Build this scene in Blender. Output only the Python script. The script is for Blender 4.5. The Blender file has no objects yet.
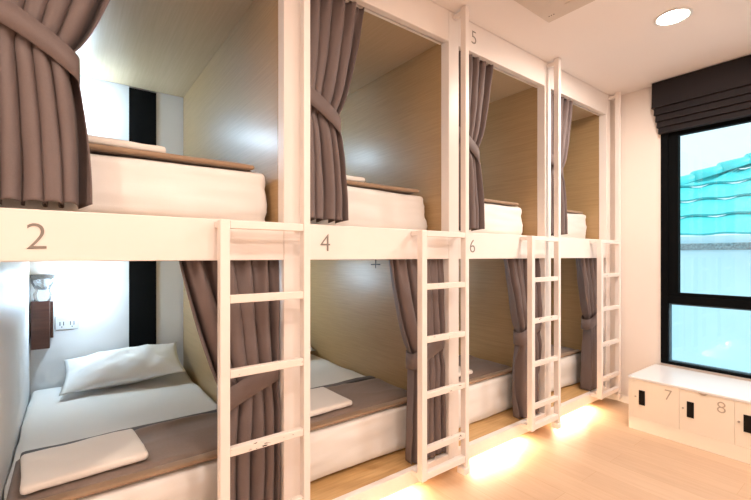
import bpy, bmesh, math, random
from mathutils import Vector, Matrix, noise

scn = bpy.context.scene
COL = scn.collection
R = math.radians

# ---------------------------------------------------------------- materials
def new_mat(name):
    m = bpy.data.materials.new(name); m.use_nodes = True
    nt = m.node_tree
    return m, nt, nt.nodes['Principled BSDF']

def plain(name, col, rough=0.5, var=0.04, scale=6.0, bump=0.0, bscale=60.0, metal=0.0, coat=0.0, spec=.5):
    m, nt, b = new_mat(name)
    b.inputs['Specular IOR Level'].default_value = spec
    b.inputs['Roughness'].default_value = rough
    b.inputs['Metallic'].default_value = metal
    b.inputs['Coat Weight'].default_value = coat
    tc = nt.nodes.new('ShaderNodeTexCoord')
    nz = nt.nodes.new('ShaderNodeTexNoise'); nz.inputs['Scale'].default_value = scale
    nz.inputs['Detail'].default_value = 3
    nt.links.new(tc.outputs['Object'], nz.inputs['Vector'])
    cr = nt.nodes.new('ShaderNodeValToRGB')
    c = Vector(col)
    cr.color_ramp.elements[0].position = .3; cr.color_ramp.elements[1].position = .7
    cr.color_ramp.elements[0].color = (*[max(0, v*(1-var)) for v in c], 1)
    cr.color_ramp.elements[1].color = (*[min(1, v*(1+var)) for v in c], 1)
    nt.links.new(nz.outputs['Fac'], cr.inputs['Fac'])
    nt.links.new(cr.outputs['Color'], b.inputs['Base Color'])
    if bump > 0:
        n2 = nt.nodes.new('ShaderNodeTexNoise'); n2.inputs['Scale'].default_value = bscale
        nt.links.new(tc.outputs['Object'], n2.inputs['Vector'])
        bp = nt.nodes.new('ShaderNodeBump'); bp.inputs['Strength'].default_value = bump
        bp.inputs['Distance'].default_value = .01
        nt.links.new(n2.outputs['Fac'], bp.inputs['Height'])
        nt.links.new(bp.outputs['Normal'], b.inputs['Normal'])
    return m

def wood(name, c1, c2, rough, axis, freq, spec=0.5, streak=(1, 1, 1), coat=0.0):
    """laminate with fine streaks; streak scales the noise coordinates"""
    m, nt, b = new_mat(name)
    b.inputs['Roughness'].default_value = rough
    b.inputs['Specular IOR Level'].default_value = spec
    b.inputs['Coat Weight'].default_value = coat
    b.inputs['Coat Roughness'].default_value = .29
    tc = nt.nodes.new('ShaderNodeTexCoord')
    mp = nt.nodes.new('ShaderNodeMapping'); mp.inputs['Scale'].default_value = streak
    nz = nt.nodes.new('ShaderNodeTexNoise'); nz.inputs['Scale'].default_value = freq
    nz.inputs['Detail'].default_value = 5; nz.inputs['Roughness'].default_value = .6
    nt.links.new(tc.outputs['Object'], mp.inputs['Vector'])
    nt.links.new(mp.outputs['Vector'], nz.inputs['Vector'])
    cr = nt.nodes.new('ShaderNodeValToRGB')
    cr.color_ramp.elements[0].position = .3; cr.color_ramp.elements[1].position = .7
    cr.color_ramp.elements[0].color = (*c1, 1); cr.color_ramp.elements[1].color = (*c2, 1)
    nt.links.new(nz.outputs['Fac'], cr.inputs['Fac'])
    nt.links.new(cr.outputs['Color'], b.inputs['Base Color'])
    return m

def emit(name, col, s):
    m, nt, b = new_mat(name)
    b.inputs['Base Color'].default_value = (1, 1, 1, 1)
    b.inputs['Emission Color'].default_value = (*col, 1)
    b.inputs['Emission Strength'].default_value = s
    return m

def floor_mat():
    m, nt, b = new_mat('floor_laminate')
    b.inputs['Roughness'].default_value = .33
    tc = nt.nodes.new('ShaderNodeTexCoord')
    br = nt.nodes.new('ShaderNodeTexBrick')
    mp0 = nt.nodes.new('ShaderNodeMapping'); mp0.inputs['Rotation'].default_value = (0, 0, 0)
    nt.links.new(tc.outputs['Object'], mp0.inputs['Vector'])
    br.inputs['Scale'].default_value = 1
    br.inputs['Brick Width'].default_value = 1.2; br.inputs['Row Height'].default_value = .19
    br.inputs['Mortar Size'].default_value = .0015
    br.inputs['Color1'].default_value = (.57, .39, .265, 1)
    br.inputs['Color2'].default_value = (.62, .435, .30, 1)
    br.inputs['Mortar'].default_value = (.52, .33, .2, 1)
    nt.links.new(mp0.outputs['Vector'], br.inputs['Vector'])
    mp = nt.nodes.new('ShaderNodeMapping'); mp.inputs['Scale'].default_value = (1.2, 14, 1)
    nz = nt.nodes.new('ShaderNodeTexNoise'); nz.inputs['Scale'].default_value = 3; nz.inputs['Detail'].default_value = 6
    nt.links.new(tc.outputs['Object'], mp.inputs['Vector']); nt.links.new(mp.outputs['Vector'], nz.inputs['Vector'])
    mx = nt.nodes.new('ShaderNodeMixRGB'); mx.blend_type = 'MULTIPLY'; mx.inputs['Fac'].default_value = .35
    cr = nt.nodes.new('ShaderNodeValToRGB')
    cr.color_ramp.elements[0].position = .35; cr.color_ramp.elements[1].position = .65
    cr.color_ramp.elements[0].color = (.78, .72, .66, 1); cr.color_ramp.elements[1].color = (1, 1, 1, 1)
    nt.links.new(nz.outputs['Fac'], cr.inputs['Fac'])
    nt.links.new(br.outputs['Color'], mx.inputs['Color1']); nt.links.new(cr.outputs['Color'], mx.inputs['Color2'])
    nt.links.new(mx.outputs['Color'], b.inputs['Base Color'])
    return m

def chipped_mat():
    """white paint worn to black in a few spots"""
    m, nt, b = new_mat('rung_paint_chipped')
    b.inputs['Roughness'].default_value = .4
    tc = nt.nodes.new('ShaderNodeTexCoord')
    mp = nt.nodes.new('ShaderNodeMapping'); mp.inputs['Scale'].default_value = (40, 14, 60)
    nz = nt.nodes.new('ShaderNodeTexNoise'); nz.inputs['Scale'].default_value = 1.6; nz.inputs['Detail'].default_value = 4
    cr = nt.nodes.new('ShaderNodeValToRGB')
    cr.color_ramp.elements[0].position = .685; cr.color_ramp.elements[1].position = .70
    cr.color_ramp.elements[0].color = (.83, .75, .69, 1); cr.color_ramp.elements[1].color = (.06, .05, .04, 1)
    nt.links.new(tc.outputs['Object'], mp.inputs['Vector']); nt.links.new(mp.outputs['Vector'], nz.inputs['Vector'])
    nt.links.new(nz.outputs['Fac'], cr.inputs['Fac']); nt.links.new(cr.outputs['Color'], b.inputs['Base Color'])
    return m

def glass_mat():
    m = bpy.data.materials.new('window_glass'); m.use_nodes = True
    nt = m.node_tree; nt.nodes.clear()
    out = nt.nodes.new('ShaderNodeOutputMaterial'); mix = nt.nodes.new('ShaderNodeMixShader')
    tr = nt.nodes.new('ShaderNodeBsdfTransparent'); tr.inputs['Color'].default_value = (.82, .97, 1, 1)
    gl = nt.nodes.new('ShaderNodeBsdfGlossy'); gl.inputs['Roughness'].default_value = .02
    fr = nt.nodes.new('ShaderNodeFresnel'); fr.inputs['IOR'].default_value = 1.75
    nt.links.new(fr.outputs['Fac'], mix.inputs['Fac'])
    nt.links.new(tr.outputs['BSDF'], mix.inputs[1]); nt.links.new(gl.outputs['BSDF'], mix.inputs[2])
    nt.links.new(mix.outputs['Shader'], out.inputs['Surface'])
    return m

def clear_mat():
    m, nt, b = new_mat('clear_glass')
    b.inputs['Transmission Weight'].default_value = .9; b.inputs['Roughness'].default_value = .05
    b.inputs['Base Color'].default_value = (.95, .97, 1, 1); b.inputs['IOR'].default_value = 1.45
    return m

def fabric(name, col, rough=.75, sheen=.3, var=.08, weave=250):
    m, nt, b = new_mat(name)
    b.inputs['Roughness'].default_value = rough
    b.inputs['Sheen Weight'].default_value = sheen
    tc = nt.nodes.new('ShaderNodeTexCoord')
    nz = nt.nodes.new('ShaderNodeTexNoise'); nz.inputs['Scale'].default_value = weave; nz.inputs['Detail'].default_value = 2
    nt.links.new(tc.outputs['Object'], nz.inputs['Vector'])
    cr = nt.nodes.new('ShaderNodeValToRGB')
    cr.color_ramp.elements[0].color = (*[v*(1-var) for v in col], 1)
    cr.color_ramp.elements[1].color = (*[min(1, v*(1+var)) for v in col], 1)
    nt.links.new(nz.outputs['Fac'], cr.inputs['Fac']); nt.links.new(cr.outputs['Color'], b.inputs['Base Color'])
    bp = nt.nodes.new('ShaderNodeBump'); bp.inputs['Strength'].default_value = .15; bp.inputs['Distance'].default_value = .002
    nt.links.new(nz.outputs['Fac'], bp.inputs['Height']); nt.links.new(bp.outputs['Normal'], b.inputs['Normal'])
    return m

M = dict(
    wall=plain('wall_paint', (.84, .76, .70), .7, .015, 2, .05, 90),
    inner=plain('inner_wall_paint', (.78, .78, .78), .45, .02, 2),
    ceil=plain('ceiling_paint', (.90, .835, .80), .8, .01, 2),
    paint=plain('white_lacquer', (.86, .79, .745), .38, .02, 3),
    rung=chipped_mat(),
    lam=wood('partition_laminate', (.37, .235, .105), (.46, .305, .15), .45, 'x', 6, .4, (.6, 1, 22), coat=.5),
    lamc=wood('ceiling_laminate', (.47, .355, .22), (.53, .405, .265), .35, 'x', 4, .5, (.8, 22, 1)),
    deck=wood('deck_wood', (.50, .29, .11), (.66, .42, .19), .4, 'y', 4, .4, (18, 1, 1)),
    floor=floor_mat(),
    black=plain('black_panel', (.004, .004, .004), .8, .1, 8, spec=.1),
    frame=plain('black_aluminium', (.003, .0035, .004), .7, .1, 8, spec=.06),
    sheet=fabric('white_sheet', (.82, .80, .78), .85, .2, .02),
    linen=fabric('pillow_linen', (.80, .80, .80), .85, .2, .02),
    towel=fabric('towel_cotton', (.88, .83, .78), .95, .5, .04, 400),
    lining=fabric('dark_lining', (.045, .035, .032), .7, .2, .1, 90),
    blanket=fabric('taupe_blanket', (.255, .19, .16), .7, .12, .1, 90),
    hem=fabric('brown_hem', (.33, .22, .14), .7, .2, .1, 90),
    curtain=fabric('taupe_curtain', (.150, .112, .106), .6, .08, .1, 200),
    blind=fabric('dark_blind', (.010, .006, .007), .9, .0, .1, 200),
    number=plain('grey_lettering', (.25, .215, .19), .5, .05),
    brown=wood('dark_stained_wood', (.05, .018, .012), (.09, .035, .022), .4, 'z', 5, .4, (1, 1, 12)),
    plastic=plain('white_plastic', (.80, .80, .79), .35, .01),
    dark=plain('dark_slot', (.008, .006, .005), .6, .1, spec=.15),
    lnumber=plain('pale_grey_lettering', (.46, .38, .30), .5, .05),
    metal=plain('brushed_metal', (.45, .42, .38), .35, .05, 30, metal=.9),
    top=plain('locker_top', (.80, .80, .82), .25, .01),
    locker=plain('locker_lacquer', (.86, .78, .67), .35, .02, 3),
    acp=plain('conditioner_plastic', (.66, .58, .51), .5, .02),
    glass=glass_mat(), clear=clear_mat(),
    down=emit('downlight_glow', (1, .9, .78), 40),
    cool=emit('reading_bulb_glow', (.62, .84, 1), 280),
    led=emit('led_strip_glow', (1, .72, .36), 26),
    roof=plain('turquoise_tile', (.09, .66, .68), .4, .1, 4),
    render=plain('neighbour_render', (.62, .84, .95), .8, .03, 1.5),
    coping=plain('grey_coping', (.22, .30, .34), .9, .5, 40),
    ground=plain('courtyard_concrete', (.5, .52, .54), .9, .1, 2),
)

# ---------------------------------------------------------------- mesh helpers
def link(name, mesh, mat, parent=None, smooth=False):
    o = bpy.data.objects.new(name, mesh); COL.objects.link(o)
    for mm in (mat if isinstance(mat, (list, tuple)) else [mat]): mesh.materials.append(mm)
    if smooth:
        for p in mesh.polygons: p.use_smooth = True
    if parent is not None: o.parent = parent
    return o

def done(name, bm, mat, parent=None, smooth=False, bevel=0.0):
    bmesh.ops.recalc_face_normals(bm, faces=bm.faces)
    me = bpy.data.meshes.new(name); bm.to_mesh(me); bm.free()
    o = link(name, me, mat, parent, smooth)
    if bevel > 0:
        b = o.modifiers.new('b', 'BEVEL'); b.width = bevel; b.segments = 2; b.limit_method = 'ANGLE'
    return o

def addbox(bm, x0, x1, y0, y1, z0, z1):
    vs = [bm.verts.new((x, y, z)) for x in (x0, x1) for y in (y0, y1) for z in (z0, z1)]
    for f in ((0, 1, 3, 2), (4, 6, 7, 5), (0, 4, 5, 1), (2, 3, 7, 6), (0, 2, 6, 4), (1, 5, 7, 3)):
        bm.faces.new([vs[i] for i in f])

def box(name, x0, x1, y0, y1, z0, z1, mat, parent=None, bevel=0.003):
    bm = bmesh.new(); addbox(bm, x0, x1, y0, y1, z0, z1)
    return done(name, bm, mat, parent, bevel=bevel)

def tag(o, label=None, cat=None, group=None, kind=None):
    if label: o['label'] = label
    if cat: o['category'] = cat
    if group: o['group'] = group
    if kind: o['kind'] = kind
    return o

def thing(name, loc, label, cat, group=None, rz=0):
    o = bpy.data.objects.new(name, None); COL.objects.link(o)
    o.location = loc; o.rotation_euler = (0, 0, rz); o.empty_display_size = .05
    return tag(o, label, cat, group)

def struct(o): o['kind'] = 'structure'; return o

def cyl(bm, c, r0, r1, h, axis='z', n=24, cap=True):
    """cone/cylinder from c along axis by h"""
    rings = []
    for (rr, d) in ((r0, 0), (r1, h)):
        ring = []
        for i in range(n):
            a = 2*math.pi*i/n
            p = (rr*math.cos(a), rr*math.sin(a), d)
            if axis == 'x': p = (p[2], p[0], p[1])
            if axis == 'y': p = (p[0], p[2], p[1])
            ring.append(bm.verts.new((c[0]+p[0], c[1]+p[1], c[2]+p[2])))
        rings.append(ring)
    for i in range(n):
        j = (i+1) % n
        bm.faces.new((rings[0][i], rings[0][j], rings[1][j], rings[1][i]))
    if cap: bm.faces.new(rings[0]); bm.faces.new(rings[1])

def rounded(name, size, r, n, mat, parent=None, amp=0.0, fs=3.0, seed=0, aniso=(1, 1, 1)):
    """rounded box, base centred on origin z=0, with soft wrinkles"""
    sx, sy, sz = [s/2 for s in size]
    bm = bmesh.new()
    grids = {}
    def vert(p):
        k = tuple(round(v, 6) for v in p)
        if k in grids: return grids[k]
        q = Vector((p[0]*sx, p[1]*sy, p[2]*sz))
        inner = Vector((max(-sx+r, min(sx-r, q.x)), max(-sy+r, min(sy-r, q.y)), max(-sz+r, min(sz-r, q.z))))
        d = q-inner
        if d.length > 1e-9: q = inner+d.normalized()*min(r, d.length if sum(abs(v) > 1e-9 for v in d) == 1 else r)
        if amp:
            nn = noise.noise(Vector((q.x*fs*aniso[0]+seed*7.3, q.y*fs*aniso[1], q.z*fs*aniso[2])))
            n2 = noise.noise(Vector((q.x*fs*3*aniso[0], q.y*fs*3*aniso[1]+seed*3.1, q.z*fs*3*aniso[2])))
            dirn = Vector((q.x/sx, q.y/sy, q.z/sz))
            dd = Vector((dirn.x**5, dirn.y**5, dirn.z**5))
            q = q+dd*(amp*(nn+.45*n2))
        q.z += sz
        if q.z < .001: q.z = 0
        v = bm.verts.new(q); grids[k] = v; return v
    nx, ny, nz = n
    def lin(i, m):                # denser near the edges
        t = -1+2*i/m
        return math.sin(t*math.pi/2)*.5+t*.5
    for (a, b, c, na, nb) in ((0, 1, 2, nx, ny), (0, 2, 1, nx, nz), (1, 2, 0, ny, nz)):
        for s in (-1, 1):
            for i in range(na):
                for j in range(nb):
                    q = []
                    for (ii, jj) in ((i, j), (i+1, j), (i+1, j+1), (i, j+1)):
                        p = [0, 0, 0]; p[a] = lin(ii, na); p[b] = lin(jj, nb); p[c] = s
                        q.append(vert(p))
                    try: bm.faces.new(q)
                    except ValueError: pass
    return done(name, bm, mat, parent, smooth=True)

def text_mesh(name, body, size, mat, parent, loc, rot):
    cu = bpy.data.curves.new('t', 'FONT'); cu.body = body; cu.size = size
    cu.align_x = 'CENTER'; cu.align_y = 'CENTER'; cu.extrude = .0008; cu.offset = -.0012*size/.1
    t = bpy.data.objects.new('t', cu); COL.objects.link(t)
    bpy.context.view_layer.update()
    me = bpy.data.meshes.new_from_object(t.evaluated_get(bpy.context.evaluated_depsgraph_get()))
    bpy.data.objects.remove(t)
    o = link(name, me, mat, parent)
    o.location = loc; o.rotation_euler = rot
    return o

# ---------------------------------------------------------------- dimensions (metres, camera at x=y=0)
H = 1.36
FX = -1.70          # bunk front plane
BX = -3.706         # wall behind the bunks
L = 4.12            # window wall
CZ = 2.86           # ceiling
XR, YN = 1.7, -2.2  # right wall, near wall
P = [(-.294, -.21), (.773, .857), (1.85, 1.94), (2.925, 3.012), (3.965, 4.045)]

# ---------------------------------------------------------------- setting
struct(box('floor', BX-.1, XR+.1, YN-.1, L+.1, -.1, 0, M['floor'], bevel=0))
struct(box('ceiling', BX-.1, XR+.1, YN-.1, L+.1, CZ, CZ+.1, M['ceil'], bevel=0))
struct(box('wall_left', BX-.1, BX, YN-.1, L+.1, 0, CZ, M['inner'], bevel=0))
struct(box('wall_right', XR, XR+.1, YN-.1, L+.1, 0, CZ, M['wall'], bevel=0))
struct(box('wall_near', BX, XR, YN-.1, YN, 0, CZ, M['wall'], bevel=0))
WX0, WX1, WZ0, WZ1 = -1.315, .35, .432, 2.62
bm = bmesh.new()
addbox(bm, BX, WX0, L, L+.16, 0, CZ); addbox(bm, WX1, XR, L, L+.16, 0, CZ)
addbox(bm, WX0, WX1, L, L+.16, 0, WZ0); addbox(bm, WX0, WX1, L, L+.16, WZ1, CZ)
struct(done('wall_far', bm, M['wall']))
struct(box('wall_bunk_side', FX-.02, FX, YN, P[0][0]-.002, 0, CZ, M['wall'], bevel=0))
struct(box('baseboard_far', -1.62, -1.345, L-.014, L, 0, .07, M['paint']))
# black full-height strip on the wall behind the first bunk
for k in range(4):
    y0 = (P[k+1][0]) - .391
    struct(box('trim_%d' % (k+1), BX, BX+.012, y0, y0+.189, .02, 2.68, M['black'], bevel=0))

# window
win = bpy.data.objects.new('window_1', None); COL.objects.link(win); struct(win); win.location = (-.5, L, WZ0)
def wpart(o):
    o.parent = win; o.matrix_parent_inverse = Matrix.Translation(-win.location); return o
bm = bmesh.new()
y0, y1 = L-.012, L+.075
addbox(bm, WX0, -1.262, y0, y1, WZ0, WZ1); addbox(bm, WX1-.053, WX1, y0, y1, WZ0, WZ1)
addbox(bm, -1.262, WX1-.053, y0, y1, WZ0, .452); addbox(bm, -1.262, WX1-.053, y0, y1, 2.5, WZ1)
addbox(bm, -1.262, WX1-.053, y0, y1, .955, 1.02)
wpart(done('window_frame', bm, M['frame'], bevel=.003))
bm = bmesh.new()
addbox(bm, -1.262, -1.191, L+.005, L+.06, 1.02, 2.5); addbox(bm, -1.191, WX1-.053, L+.005, L+.06, 1.02, 1.0475)
addbox(bm, -1.191, WX1-.053, L+.005, L+.06, 2.386, 2.5)
wpart(done('window_sash', bm, M['frame'], bevel=.002))
bm = bmesh.new()
addbox(bm, -1.262, -1.249, L+.015, L+.05, .452, .955); addbox(bm, -1.249, WX1-.053, L+.015, L+.05, .452, .463)
addbox(bm, -1.249, WX1-.053, L+.015, L+.05, .943, .955)
wpart(done('window_bead', bm, plain('blue_grey_bead', (.06, .12, .17), .4), bevel=.001))
for (a, b_) in ((.463, .943), (1.0475, 2.386)):
    me = bpy.data.meshes.new('pane')
    me.from_pydata([(-1.25, L+.035, a), (WX1-.053, L+.035, a), (WX1-.053, L+.035, b_), (-1.25, L+.035, b_)], [], [(0, 1, 2, 3)])
    wpart(link('window_pane', me, M['glass']))

# ---------------------------------------------------------------- roman blind
bl = thing('roman_blind', (-.5, L, 2.85), 'dark brown roman blind gathered in stacked folds above the black window', 'blind')
def child(o, par):
    o.parent = par; o.matrix_parent_inverse = Matrix.Translation(-Vector(par.location)); return o
def slab_blind(name, x0, z0, z1, y_out, y_in):
    bm = bmesh.new()
    n = 5
    prof = [(y_in, z1), (y_out+.012, z1)] + [(y_out + .006*math.cos(math.pi*i/n), z0+.012*(1-math.sin(math.pi*i/(2*n)))) for i in range(1, n)] + [(y_out+.006, z0), (y_in, z0)]
    rings = []
    for x in (x0, .38):
        rings.append([bm.verts.new((x, yy, zz)) for yy, zz in prof])
    m = len(prof)
    for i in range(m):
        j = (i+1) % m
        bm.faces.new((rings[0][i], rings[0][j], rings[1][j], rings[1][i]))
    bm.faces.new(rings[0]); bm.faces.new(rings[1])
    return child(done(name, bm, M['blind']), bl)
slab_blind('valance', -1.356, 2.632, 2.852, L-.10, L-.002)
for i, (zb, zt) in enumerate(((2.572, 2.645), (2.516, 2.585), (2.465, 2.53), (2.415, 2.478))):
    slab_blind('blind_fold', -1.343+.008*i, zb, zt, L-.088+.009*i, L-.014)

# ---------------------------------------------------------------- bunks
bunk_labels = ['white built-in bunk bay numbered 2, nearest and leftmost of the bays',
               'white built-in bunk bay numbered 4 on its middle beam',
               'white built-in bunk bay numbered 5 above and 6 below',
               'white built-in bunk bay at the far end beside the window wall']
nums = [(None, '2'), (None, '4'), ('5', '6'), (None, None)]
def number(body, par, y, zc):
    # centred on the beam face
    return text_mesh('number', body, .122, M['number'], None, (FX+.0005, y, zc), (R(90), 0, R(90)))
for k in range(4):
    ya, yb = P[k][1], P[k+1][0]
    pl = P[k+1]
    t = thing('bunk_bay', (FX, (ya+yb)/2, 0), bunk_labels[k], 'bunk bed', 'bunk bays along the left side')
    C = lambda o: child(o, t)
    e = .0006
    C(box('post', FX-.065, FX, pl[0], pl[1], .065, CZ-.002, M['paint'])) 
    C(box('partition', BX+.014, FX-.066, pl[0], pl[1], .065, CZ-.002, M['lam'], bevel=0))
    if k == 0:
        C(box('post', FX-.065, FX, P[0][0], P[0][1], .065, CZ-.002, M['paint']))
        tag(C(box('partition', BX+.014, FX-.066, P[0][0], P[0][1], .065, CZ-.002, M['inner'], bevel=0)), 'white painted partition')
    C(box('header', FX-.04, FX-.001, ya+e, yb-e, 2.67, CZ-.002, M['paint']))
    bm_ = C(box('middle_beam', FX-.04, FX-.001, ya+e, yb-e, H-.018, 1.51, M['paint']))
    C(box('base_board', FX-.04, FX-.001, ya+e, yb-e, .065, .149, M['paint']))
    C(box('upper_deck', BX+.014, FX-.041, ya+e, yb-e, 1.40, 1.49, M['deck']))
    C(box('lower_deck', BX+.014, FX-.041, ya+e, yb-e, .085, .147, M['deck']))
    C(box('canopy_panel', BX+.014, FX-.041, ya+e, yb-e, 2.69, 2.71, M['lamc'], bevel=0))
    up, lo = nums[k]
    if lo:
        n = text_mesh('number', lo, .122, M['number'], None, (FX, ya+.13, 1.419), (R(90), 0, R(90)))
        n.parent = bm_
    if up:
        hd = [c for c in t.children if c.name.startswith('header')][0]
        n = text_mesh('number', up, .122, M['number'], None, (FX, ya+.145, 2.762), (R(90), 0, R(90)))
        n.parent = hd
    if k == 3:
        C(box('filler_panel', FX-.065, FX-.03, pl[1]+.001, L-.001, .065, CZ-.002, M['paint']))
    # warm strip light tucked under the bay
    s = thing('led_strip', (FX-.05, (ya+yb)/2, .08),
              ['warm light strip under the bunk numbered 2', 'warm light strip under the bunk numbered 4, third glow from the window wall',
               'warm light strip under the bunk numbered 6, glowing on the floor', 'warm light strip under the farthest bunk, glowing nearest the window wall'][k],
              'strip light', 'light strips under the bunks')
    child(box('channel', FX-.075, FX-.045, ya+.13, yb-.19, .077, .0845, M['plastic'], bevel=0), s)
    child(box('diffuser', FX-.072, FX-.048, ya+.132, yb-.192, .072, .0768, M['led'], bevel=0), s)
    ld = bpy.data.lights.new('led_glow', 'AREA'); ld.shape = 'RECTANGLE'; ld.size = .03; ld.size_y = .52
    ld.energy = 10; ld.color = (1, .78, .50)
    lo_ = bpy.data.objects.new('led_light', ld); COL.objects.link(lo_); lo_.location = (FX-.06, (ya+yb)/2-.03, .0705)
    lo_.rotation_euler = (0, R(-50), 0)

# ---------------------------------------------------------------- ladders
lad_labels = ['white ladder with a full-height right rail beside the bunk numbered 2, nearest ladder',
              'white ladder between the bunks numbered 4 and 6, second from the camera',
              'white ladder to the right of the number 6, third from the camera',
              'white ladder in the corner against the window wall, farthest of the ladders']
LX = -1.60
for k in range(4):
    yr = P[k+1][1]-.006 if k else .853
    if k == 1: yr = 1.918
    if k == 2: yr = 2.975
    if k == 3: yr = 4.03
    yl = yr-.387
    t = thing('bunk_ladder', (LX, (yl+yr)/2, .065), lad_labels[k], 'ladder', 'ladders on the bunk fronts')
    C = lambda o: child(o, t)
    C(box('rail', LX-.04, LX, yr-.032, yr, .1, CZ-.004, M['paint']))
    C(box('rail', LX-.04, LX, yl, yl+.038, .128, 1.502, M['paint']))
    C(box('top_rail', LX-.034, LX-.002, yl+.0385, yr-.0325, 1.468, 1.5, M['paint']))
    for zc in (1.19, .897, .59, .29):
        C(box('rung', LX-.034, LX-.003, yl+.0385, yr-.0325, zc-.016, zc+.016, M['rung']))
    C(box('foot_rail', LX-.034, LX-.003, yl+.0385, yr-.0325, .13, .168, M['paint']))
    for (ym, zs) in ((yl+.019, (1.486, .146)), (yr-.016, (1.486, .11, 2.826))):
        for zc in zs:
            C(box('bracket', FX+.0006, LX-.0405, ym-.013, ym+.013, zc-.014, zc+.014, M['paint']))
    C(box('foot', LX-.052, LX+.006, yr-.052, yr+.002, .058, .0995, M['paint'], bevel=.006))

# ---------------------------------------------------------------- curtains
def curtain_bm(y_fix, sgn, ztop, ztie, zbot, wt, wg, wb, nf, x0, seed, swoop=1.0):
    """sgn +1: hangs from the left side of the opening and is wider towards +y"""
    rnd = random.Random(seed)
    NV, NU = 80, nf*22
    ph = [rnd.uniform(-.35, .35) for _ in range(nf+2)]
    am = [rnd.uniform(.75, 1.2) for _ in range(nf+2)]
    bm = bmesh.new(); rows = []
    for i in range(NV+1):
        v = i/NV; z = ztop+(zbot-ztop)*v
        if z > ztie:
            s = (z-ztie)/(ztop-ztie); w = wg+(wt-wg)*(s**.68)
            A = .040+.004*(1-s)-.014*math.exp(-(s/.10)**2)
        else:
            s = (ztie-z)/(ztie-zbot); w = wg+(wb-wg)*(1-(1-s)**2.0)
            A = .044-.018*math.exp(-(s/.10)**2)+.006*s
        row = []
        gather = max(0, 1-(ztop-z)/.22)                # pinched heading at the top
        for j in range(NU+1):
            u = j/NU
            f = u*nf; kk = int(min(nf-1, f)); lf = f-kk
            a = am[kk]*(1-lf)+am[kk+1]*lf
            p = ph[kk]*(1-lf)+ph[kk+1]*lf
            wob = .28*noise.noise(Vector((u*3, v*2.0, seed*1.7)))
            th = 2*math.pi*(f+p*.5+wob)
            c = math.cos(th)
            c = math.copysign(abs(c)**.75, c)
            c2 = math.cos(2*th+1.3+seed)
            hi = .12*(.5+.5*noise.noise(Vector((u*4+seed, v*3, 9))))
            x = x0+A*a*(c*(1-.45*gather)+c2*(hi+.4*gather)) + .008*noise.noise(Vector((u*6+seed, v*7, 3)))
            x = min(x, -1.709)
            y = y_fix+sgn*w*(u+.060*math.sin(th)*min(1, 5*u*(1-u))*(1-.5*gather)*5/nf)
            zz = z
            if i == NV: zz += .006*math.cos(th)
            row.append(bm.verts.new((x, y, zz)))
        rows.append(row)
    for i in range(NV):
        for j in range(NU):
            bm.faces.new((rows[i][j], rows[i][j+1], rows[i+1][j+1], rows[i+1][j]))
    return bm

def tie_bm(y_fix, sgn, w, z_fix, z_free, hgt, x0, dep, bulge=.0):
    """flat fabric band round the gathered curtain, from the hook side to the free side"""
    bm = bmesh.new(); n = 40; rings = []
    for i in range(n):
        a = 2*math.pi*i/n
        ca, sa = math.cos(a), math.sin(a)
        ca2 = math.copysign(abs(ca)**.55, ca); sa2 = math.copysign(abs(sa)**.55, sa)
        s = (1-ca2)/2            # 0 fix side, 1 free side
        y = y_fix+sgn*(s*w)
        x = x0+dep*sa2
        zc = z_fix+(z_free-z_fix)*(s**1.3)
        for_r = []
        for (dz, o) in ((hgt/2, 0), (0, .0015), (-hgt/2, -.001)):
            for_r.append(bm.verts.new((x+math.copysign(o, sa), y, zc+dz)))
        rings.append(for_r)
    for i in range(n):
        j = (i+1) % n
        for q in range(2):
            bm.faces.new((rings[i][q], rings[j][q], rings[j][q+1], rings[i][q+1]))
    return bm

up_lab = ['taupe curtain tied back at the left of the upper bunk above number 2, largest curtain',
          'taupe curtain tied back at the left of the upper bunk above the number 4',
          'taupe curtain tied back at the left of the upper bunk below the number 5',
          'narrow-looking taupe curtain in the farthest upper bunk']
lo_lab = ['taupe curtain tied back behind the nearest ladder in the lower bunk numbered 2',
          'taupe curtain tied back behind the second ladder in the lower bunk numbered 4',
          'taupe curtain tied back behind the third ladder in the lower bunk numbered 6',
          'taupe curtain tied back in the farthest lower bunk by the corner']
def solid(o, th=.003):
    s = o.modifiers.new('s', 'SOLIDIFY'); s.thickness = th; s.offset = 0
CXP = -1.765
for k in range(4):
    ya, yb = P[k][1]+.004, P[k+1][0]-.004
    # upper: gathered to the left
    CXU = CXP+.008 if k == 0 else CXP
    t = thing('curtain', (CXP, ya+.15, 2.66), up_lab[k], 'curtain', 'curtains of the upper bunks')
    bmx = curtain_bm(ya+.003, 1, 2.68, 2.06, 1.535, .44 if k == 0 else .39, .215, .27, 5, CXU, 3+k)
    o = child(done('drape', bmx, M['curtain'], smooth=True), t); solid(o)
    o = child(done('tieback', tie_bm(ya+.003, 1, .235, 2.14, 2.0, .085, CXU, .053), M['curtain'], smooth=True), t); solid(o, .004)
    child(box('curtain_rod', CXP-.008, CXP+.008, ya-.003, yb+.003, 2.674, 2.686, M['paint'], bevel=.003), t)
    # lower: gathered to the right
    t = thing('curtain', (CXP, yb-.15, 1.33), lo_lab[k], 'curtain', 'curtains of the lower bunks')
    bmx = curtain_bm(yb-.003, -1, 1.35, .78, .156, .42, .24, .27, 5, CXP, 13+k)
    o = child(done('drape', bmx, M['curtain'], smooth=True), t); solid(o)
    o = child(done('tieback', tie_bm(yb-.003, -1, .26, .85, .745, .095, CXP, .053), M['curtain'], smooth=True), t); solid(o, .004)
    child(box('curtain_rod', CXP-.008, CXP+.008, ya-.003, yb+.003, 1.346, 1.358, M['paint'], bevel=.003), t)

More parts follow.
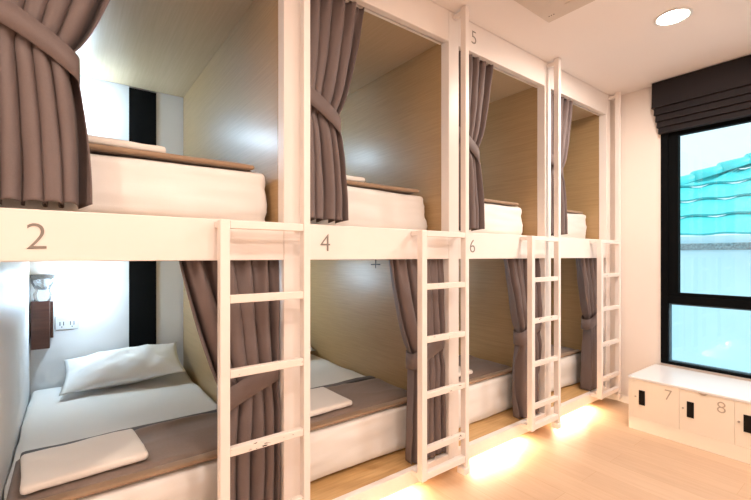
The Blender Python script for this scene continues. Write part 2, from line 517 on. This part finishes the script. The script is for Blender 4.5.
# ---------------------------------------------------------------- bedding
def pillow(name, a, b, th, mat, seed):
    bm = bmesh.new(); n = 28; V = {}
    def pt(i, j, s):
        u = -1+2*i/n; v = -1+2*j/n
        edge = (i in (0, n) or j in (0, n))
        key = (i, j, 0 if edge else s)
        if key in V: return V[key]
        hgt = ((1-u**4)*(1-v**4))**.8*(.45+.55*(1-u*u)*(1-v*v)) if not edge else 0
        x = a*u*(1-.12*(1-v*v)); y = b*v*(1-.06*(1-u*u))
        w = .016*noise.noise(Vector((u*2.2+seed, v*3.5, s*2)))+.008*noise.noise(Vector((u*6+seed, v*9, s*2)))
        z = s*th*hgt*(1+.0)+(w*(hgt**.5))
        V[key] = bm.verts.new((x, y, z)); return V[key]
    for s in (-1, 1):
        for i in range(n):
            for j in range(n):
                q = [pt(i, j, s), pt(i+1, j, s), pt(i+1, j+1, s), pt(i, j+1, s)]
                try: bm.faces.new(q)
                except ValueError: pass
    return done(name, bm, mat, smooth=True)

def blanket_bm(lx, ly, h, seed, layers=2):
    """folded blanket: a rounded slab whose top undulates; origin at base centre"""
    bm = bmesh.new(); nx, ny = 40, 56
    def z(u, v):
        e = (1-abs(u)**10)**.5*(1-abs(v)**14)**.5
        w = .5+.5*noise.noise(Vector((u*1.5+seed, v*2.5, 0)))
        r = 1-abs(noise.noise(Vector((u*1.1+seed*2, v*1.6+4, 1))))*2
        r = max(0, r)**4
        fold = math.exp(-((u+.78+.1*math.sin(v*3+seed))/.16)**2)
        return e*(h*(.6+.35*w)+h*.12*r+h*.55*fold*(.6+.5*math.sin(v*4+seed)))
    top = []; bot = []
    for i in range(nx+1):
        u = -1+2*i/nx; u = math.sin(u*math.pi/2)*.5+u*.5
        rt, rb = [], []
        for j in range(ny+1):
            v = -1+2*j/ny; v = math.sin(v*math.pi/2)*.5+v*.5
            wx = .02*noise.noise(Vector((v*2.4+seed, 8, 0))) if u < 0 else .008*noise.noise(Vector((v*4+seed, 3, 0)))
            x = lx/2*u+wx; y = ly/2*v
            rt.append(bm.verts.new((x, y, max(.0006, z(u, v))))); rb.append(bm.verts.new((x, y, 0)))
        top.append(rt); bot.append(rb)
    for i in range(nx):
        for j in range(ny):
            bm.faces.new((top[i][j], top[i+1][j], top[i+1][j+1], top[i][j+1]))
            bm.faces.new((bot[i][j], bot[i][j+1], bot[i+1][j+1], bot[i+1][j]))
    for i in range(nx):
        for j in (0, ny): bm.faces.new((top[i][j], top[i+1][j], bot[i+1][j], bot[i][j]))
    for j in range(ny):
        for i in (0, nx): bm.faces.new((top[i][j], top[i][j+1], bot[i][j+1], bot[i][j]))
    return bm

where_lo = ["in lower bunk numbered 2", "in lower bunk numbered 4", "in lower bunk numbered 6", "in farthest lower bunk"]
where_up = ["in upper bunk above number 2", "in upper bunk above number 4", "in upper bunk below number 5", "in farthest upper bunk"]
for k in range(4):
    ya, yb = P[k][1], P[k+1][0]
    for lvl in (0, 1):
        zb = .1475 if lvl == 0 else 1.4905
        th = .29 if lvl == 0 else .265
        xf = -1.90 if lvl == 0 else (-1.825 if k == 0 else -1.87)
        g = .008 if lvl == 0 else .02
        wh = (where_lo if lvl == 0 else where_up)[k]
        lenx = xf-(BX+.018)
        xc = (xf+BX+.018)/2; yc = (ya+yb)/2
        m = rounded('mattress', (lenx, yb-ya-2*g, th), .035, (30, 30, 18), M['sheet'], None, .016, 2.2, k+lvl*5, (1, .5, 4.5))
        m.location = (xc, yc, zb)
        tag(m, 'thick mattress in a fitted white sheet ' + wh, 'mattress', 'mattresses of the bunks')
        ztop = zb+th+.003
        # blanket across the foot
        bw = (yb-ya)-(.05 if lvl == 0 else .12)
        t = thing('blanket', (xf-.285, yc-(.0 if lvl == 0 else .02), ztop), 'folded taupe blanket across the foot of the mattress ' + wh, 'blanket', 'folded taupe blankets')
        o = done('blanket_cloth', blanket_bm(.46, bw, .035 if lvl == 0 else .03, 2.3*k+lvl*9.1), M['blanket'], smooth=True); o.parent = t
        o = rounded('hem', (.055, bw-.01, .020), .009, (6, 30, 4), M['hem'], None, .002, 5, k); o.location = (.2585, 0, 0); o.parent = t
        tag(o, 'darker brown hem along the front')
        o = rounded('lining', (.075, bw-.03, .030), .012, (8, 30, 4), M['lining'], None, .006, 5, k+3); o.location = (-.225, 0, 0); o.parent = t
        tag(o, 'dark lining showing along the folded edge')
        # towel
        tw = rounded('towel', (.34, .42 if lvl == 0 else .34, .034), .015, (16, 20, 6), M['towel'], None, .005, 6, k+lvl)
        tw.location = (xf-(.25 if lvl == 0 else .22), ya+(.27 if lvl == 0 else .36), ztop+(.036 if lvl == 0 else .028))
        tw.rotation_euler = (0, 0, R(4-3*k))
        tag(tw, 'folded pale towel lying on the taupe blanket ' + wh, 'towel', 'folded towels on the blankets')
        if lvl == 0:
            p = pillow('pillow', .22, .37, .11, M['linen'], k*1.3)
            p.location = (BX+.262, yc+.05, ztop+.125); p.rotation_euler = (R(3.5), R(19), R(-3))
            tag(p, 'white pillow propped against the head wall ' + wh, 'pillow', 'pillows of the lower bunks')

# ---------------------------------------------------------------- reading lamps, sockets
def lamp(y, z, lab, drop=0, k=1):
    t = thing('reading_lamp', (BX, y, z), lab, 'lamp', 'wall lamps at the bed heads')
    bm = bmesh.new(); cyl(bm, (0, 0, 0), .04, .036, .018, 'x'); o = done('wall_plate', bm, M['plastic'], t)
    bm = bmesh.new(); cyl(bm, (.018, 0, 0), .012, .012, .035, 'x', 14); o = done('arm', bm, M['metal'], t)
    bm = bmesh.new(); bmesh.ops.create_uvsphere(bm, u_segments=20, v_segments=12, radius=.026)
    bmesh.ops.translate(bm, verts=bm.verts, vec=(.078, 0, 0)); done('bulb', bm, M['cool'], t, smooth=True)
    ld = bpy.data.lights.new('reading_light', 'POINT'); ld.energy = LAMP_W*k; ld.color = (.55, .78, 1); ld.shadow_soft_size = .03
    lo_ = bpy.data.objects.new('reading_light', ld); COL.objects.link(lo_); lo_.location = (BX+.20, y, z-drop)
LAMP_W = 11
for k in range(4):
    lamp(P[k][1]+.27, 2.42, 'small glowing cool white wall lamp at the head ' + where_up[k], 0, .45)
    lamp(P[k][1]+.27, 1.21, 'small glowing cool white wall lamp at the head ' + where_lo[k], .13, .5)
# socket in the first lower bunk
t = thing('wall_socket', (BX, -.005, .88), 'white double wall socket under the lamp in the lower bunk numbered 2', 'socket')
o = box('plate', 0, .009, -.068, .068, -.052, .052, plain('socket_plastic', (.66, .66, .66), .4), t)
for dy in (-.03, .03):
    bm = bmesh.new(); addbox(bm, .009, .0105, dy-.013, dy-.008, -.022, .006); addbox(bm, .009, .0105, dy+.008, dy+.013, -.022, .006)
    cyl(bm, (.009, dy, -.032), .004, .004, .0015, 'x', 10)
    done('outlet', bm, M['dark'], t)
bm = bmesh.new(); addbox(bm, .0092, .0105, -.05, .05, .024, .026); done('seam', bm, M['lnumber'], t)
# dark wooden box with clear glass piece on top, in the corner
t = thing('wall_box', (BX, -.15, .72), 'narrow dark brown wooden box fixed in the corner of the lower bunk numbered 2', 'box')
box('body', .002, .10, -.05, .05, 0, .33, M['brown'], t)
box('side_plate', .002, .03, .051, .068, .06, .32, M['brown'], t)
t = thing('glass_jar', (BX+.075, -.138, 1.0505), 'clear crumpled glass lamp standing on the dark brown wooden box', 'glass')
bm = bmesh.new(); prof = [(.0, .0), (.03, .0), (.034, .03), (.026, .05), (.042, .085), (.046, .12), (.040, .122), (.034, .088), (.02, .055), (.0, .05)]
n = 18; rings = []
for r_, z_ in prof:
    rings.append([bm.verts.new(((r_+.003*math.sin(5*i))*math.cos(2*math.pi*i/n), (r_+.003*math.sin(5*i))*math.sin(2*math.pi*i/n), z_)) for i in range(n)])
for a, b_ in zip(rings, rings[1:]):
    for i in range(n): bm.faces.new((a[i], a[(i+1) % n], b_[(i+1) % n], b_[i]))
bmesh.ops.remove_doubles(bm, verts=bm.verts, dist=.0005)
done('shade', bm, M['clear'], t, smooth=True); t.scale = (1.45, 1.45, 1.5)
bm = bmesh.new(); cyl(bm, (0, 0, .052), .009, .006, .04, 'z', 12); done('filament_holder', bm, M['metal'], t)

# ---------------------------------------------------------------- locker bench
LF, LT = 3.544, .414
t = thing('locker_bench', (-.5, (LF+L)/2, 0), 'long low cream locker bench with numbered doors under the window', 'locker')
C = lambda o: child(o, t)
X0, WD = -1.332, .307; XB = -1.352
nd = 5; X1 = X0+.008+WD*nd+.008
C(box('body', XB, X1, LF+.018, L-.016, 0.001, LT-.019, M['locker']))
C(box('top', XB-.004, X1+.004, LF-.004, L-.016, LT-.018, LT, M['top'], bevel=.004))
C(box('plinth', XB, X1, LF, LF+.0175, .001, .0996, M['locker'], bevel=.001))
C(box('side_stile', XB, X0+.008, LF, LF+.0175, .1004, LT-.019, M['locker'], bevel=.0006))
bm = bmesh.new(); vv = [bm.verts.new(p) for p in ((-.905, LF-.0045, LT-.018), (-.853, LF-.0045, LT-.018), (-.868, LF-.0045, LT-.030), (-.888, LF-.0045, LT-.030))]
ww = [bm.verts.new(v.co+Vector((0, .0043, 0))) for v in vv]
bm.faces.new(vv); bm.faces.new(ww)
for i in range(4): bm.faces.new((vv[i], vv[(i+1) % 4], ww[(i+1) % 4], ww[i]))
C(done('finger_notch', bm, M['metal']))
for i in range(nd):
    a = X0+.008+WD*i
    d = C(box('locker_door', a+.0006, a+WD-.0006, LF, LF+.0175, .1004, LT-.019, M['locker'], bevel=.0006))
    for nm, g in (('handle_slot', (a+.045, a+.087, LF-.004, LF-.0003, .205, .318, M['dark'])),):
        h = box(nm, *g, bevel=.001); h.parent = d
    bm = bmesh.new(); cyl(bm, (a+.022, LF-.006, .262), .0065, .0065, .0058, 'y', 14)
    h = done('lock', bm, M['metal']); h.parent = d
    if i < 2:
        h = text_mesh('number', '78'[i], .112, M['lnumber'], None, (a+.238, LF-.001, .325), (R(90), 0, 0))
        h.parent = d

t = thing('hanging_hook', (-1.722, 1.307, 1.342), 'tiny black cross-shaped hook hanging below the beam right of the number 4', 'hook')
bm = bmesh.new(); cyl(bm, (0, 0, -.047), .0028, .0028, .0468, 'z', 10); done('stem', bm, M['dark'], t, smooth=True)
bm = bmesh.new(); cyl(bm, (0, -.03, -.027), .0028, .0028, .06, 'y', 10); done('crossbar', bm, M['dark'], t, smooth=True)
# ---------------------------------------------------------------- ceiling fittings
def downlight(x, y, lab, col=(1, .86, .76), k=1.0):
    t = thing('downlight', (x, y, CZ), lab, 'ceiling light', 'round ceiling lights')
    bm = bmesh.new(); n = 40; prof = [(.098, -.0005), (.100, -.005), (.092, -.009), (.083, -.006), (.080, -.0005)]
    rg = [[bm.verts.new((r_*math.cos(2*math.pi*i/n), r_*math.sin(2*math.pi*i/n), z_)) for i in range(n)] for r_, z_ in prof]
    for a, b_ in zip(rg, rg[1:]):
        for i in range(n): bm.faces.new((a[i], a[(i+1) % n], b_[(i+1) % n], b_[i]))
    done('trim_ring', bm, M['plastic'], t, smooth=True)
    bm = bmesh.new(); cyl(bm, (0, 0, -.004), .0795, .0795, .003, 'z', 40); done('diffuser', bm, M['down'], t)
    ld = bpy.data.lights.new('downlight', 'AREA'); ld.shape = 'DISK'; ld.size = .15; ld.energy = DOWN_W*k; ld.color = col
    lo_ = bpy.data.objects.new('down_lamp', ld); COL.objects.link(lo_); lo_.location = (x, y, CZ-.011)
DOWN_W = 27
downlight(-.90, 3.02, 'round glowing recessed ceiling light near the window blind')
downlight(-.30, .35, 'unseen round ceiling light added over the camera', (1, .80, .67), .6)  # these camera-side and right-hand lamps are unseen, added to lift ambient light
downlight(.75, .9, 'unseen round ceiling light added on the right side of the room')
downlight(.75, 3.02, 'unseen round ceiling light added near the window, right side of the room')
downlight(-.7, -1.2, 'unseen round ceiling light added behind the camera', (1, .80, .66), .85)

t = thing('ceiling_conditioner', (-1.40+.42, 2.44-.42, CZ), 'square pale ceiling air conditioner cassette above the third bunk bay', 'air conditioner')
bm = bmesh.new()
for (s0, s1, z0, z1) in ((.42, .40, 0, -.03), ):
    v = [bm.verts.new((sx*s0, sy*s0, z0-.0005)) for sx, sy in ((-1, -1), (1, -1), (1, 1), (-1, 1))]
    w = [bm.verts.new((sx*s1, sy*s1, z1)) for sx, sy in ((-1, -1), (1, -1), (1, 1), (-1, 1))]
    bm.faces.new(v); bm.faces.new(w)
    for i in range(4): bm.faces.new((v[i], v[(i+1) % 4], w[(i+1) % 4], w[i]))
done('panel', bm, M['acp'], t, bevel=.006)
bm = bmesh.new(); addbox(bm, -.23, .23, -.23, .23, -.036, -.0305); done('intake_grille', bm, M['acp'], t, bevel=.003)
for i in range(4):
    bm = bmesh.new(); addbox(bm, -.24, .24, .285, .345, -.034, -.0305)
    bmesh.ops.rotate(bm, verts=bm.verts, cent=(0, 0, 0), matrix=Matrix.Rotation(i*math.pi/2, 3, 'Z'))
    done('louvre', bm, M['acp'], t, bevel=.002)
bm = bmesh.new()
for dx in (-.36, -.345, -.33): addbox(bm, dx-.003, dx+.003, .33, .336, -.0315, -.0303)
done('indicator', bm, M['dark'], t)

# ---------------------------------------------------------------- outside
def ray(px, py):
    """world direction through a picture point, for measuring the view outside"""
    u = (px-375.5)/405.8; w = (256-py)/405.8
    return Vector((.6041*u-.7969, .7969*u+.6041, w))
NY = 7.5
# neighbour house: one thing with wall, coping and tiled roof
nh = thing('neighbour_house', (2, NY, 0), 'pale neighbouring building with a turquoise tiled roof outside the window', 'building')
d = ray(700, 246); zc = H + d.z*(NY/d.y)
child(box('wall', -4.5, 12, NY, NY+.25, -3, zc-.06, M['render'], bevel=0), nh)
child(box('coping', -4.5, 12, NY-.03, NY+.28, zc-.06, zc+.04, M['coping'], bevel=.01), nh)
# roof plane z = zr + (y-NY-.3)*sl
sl = .55; yr0 = NY+.3; zr = zc+.13
def hit(px, py):
    d = ray(px, py); # H + t dz = zr + (t dy - yr0)*sl
    tt = (zr-sl*yr0-H)/(d.z-sl*d.y); return d*tt+Vector((0, 0, H))
A = hit(678, 189); B = hit(751, 166)
dirh = (B-A).normalized()
# hip line param: at eave z=zr
A0 = A-dirh*((A.z-zr)/dirh.z); A1 = A0+dirh*6.5
bm = bmesh.new()
NVR = 60
step = .62
rowsN = 9
nxr = 150
def hipx(y): return A0.x+(y-A0.y)*(dirh.x/dirh.y)
for r_ in range(rowsN):
    y_a = yr0+r_*step; y_b = y_a+step+.03
    x_start = min(hipx(y_a), hipx(y_b)); xe = 11
    prev = None
    cnt = 180
    for i in range(cnt+1):
        x = x_start+(xe-x_start)*i/cnt
        s = .5+.5*math.cos(2*math.pi*x/.55); wv = .07*s
        low = bm.verts.new((x, y_a-.10*s, zr+(y_a-.1*s-yr0)*sl+.065+wv)); lo2 = bm.verts.new((x, y_a-.10*s, zr+(y_a-.1*s-yr0)*sl+.035+wv))
        xh = max(x, hipx(y_b) if dirh.x > 0 else x)
        hi = bm.verts.new((xh, y_b, zr+(y_b-yr0)*sl+wv))
        if prev:
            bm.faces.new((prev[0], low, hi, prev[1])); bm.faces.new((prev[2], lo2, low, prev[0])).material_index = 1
        prev = (low, hi, lo2)
ro = done('roof', bm, [M['roof'], plain('tile_edge_shade', (.05, .42, .45), .6, .1)]); child(ro, nh)  # shade under the tile courses is put into this darker edge colour
bm = bmesh.new()
ts = 0; seg = .5
while ts < 6.3:
    a = A0+dirh*ts; b_ = A0+dirh*(ts+seg)
    side = Vector((dirh.y, -dirh.x, 0)).normalized()
    rA, rB = .21, .16
    ra, rb = [], []
    for i in range(11):
        an = math.pi*i/10
        ra.append(bm.verts.new(a+side*(rA*math.cos(an))+Vector((0, 0, .05+rA*math.sin(an)))))
        rb.append(bm.verts.new(b_+side*(rB*math.cos(an))+Vector((0, 0, .05+rB*math.sin(an)))))
    for i in range(10): bm.faces.new((ra[i], ra[i+1], rb[i+1], rb[i]))
    bm.faces.new(ra)
    ts += seg*.93
child(done('ridge_cap', bm, M['roof'], smooth=True), nh)
bm = bmesh.new(); addbox(bm, -4.4, 11, NY+.05, yr0+.02, zc+.04, zr+.02)
child(done('fascia', bm, M['render']), nh)
struct(box('ground', -12, 16, L+.2, 30, -3.1, -3, M['ground'], bevel=0))

# ---------------------------------------------------------------- daylight
w = bpy.data.worlds.new('world'); scn.world = w; w.use_nodes = True
nt = w.node_tree; bg = nt.nodes['Background']
tc = nt.nodes.new('ShaderNodeTexCoord'); sp = nt.nodes.new('ShaderNodeSeparateXYZ'); cr = nt.nodes.new('ShaderNodeValToRGB')
nt.links.new(tc.outputs['Generated'], sp.inputs['Vector']); nt.links.new(sp.outputs['Z'], cr.inputs['Fac'])
cr.color_ramp.elements[0].color = (.76, .94, 1, 1); cr.color_ramp.elements[1].color = (.85, .97, 1, 1)
cr.color_ramp.elements[0].position = 0; cr.color_ramp.elements[1].position = .5
nt.links.new(cr.outputs['Color'], bg.inputs['Color']); bg.inputs['Strength'].default_value = 1.25
sd = bpy.data.lights.new('sun', 'SUN'); sd.energy = 1.6; sd.angle = R(12); sd.color = (.9, .98, 1)
so = bpy.data.objects.new('sun', sd); COL.objects.link(so); so.rotation_euler = (R(8), R(18), 0)

# ---------------------------------------------------------------- camera
cd = bpy.data.cameras.new('camera'); cam = bpy.data.objects.new('camera', cd); COL.objects.link(cam)
cam.location = (0, 0, H); cam.rotation_euler = (R(90), 0, math.atan2(.7969, .6041))
cd.sensor_width = 36; cd.lens = 405.8/751*36; cd.shift_y = 6/751; cd.clip_start = .02
scn.camera = cam
vs = scn.view_settings
vs.view_transform = 'Standard'; vs.look = 'None'; vs.gamma = 1; vs.use_curve_mapping = False; vs.exposure = 0.2
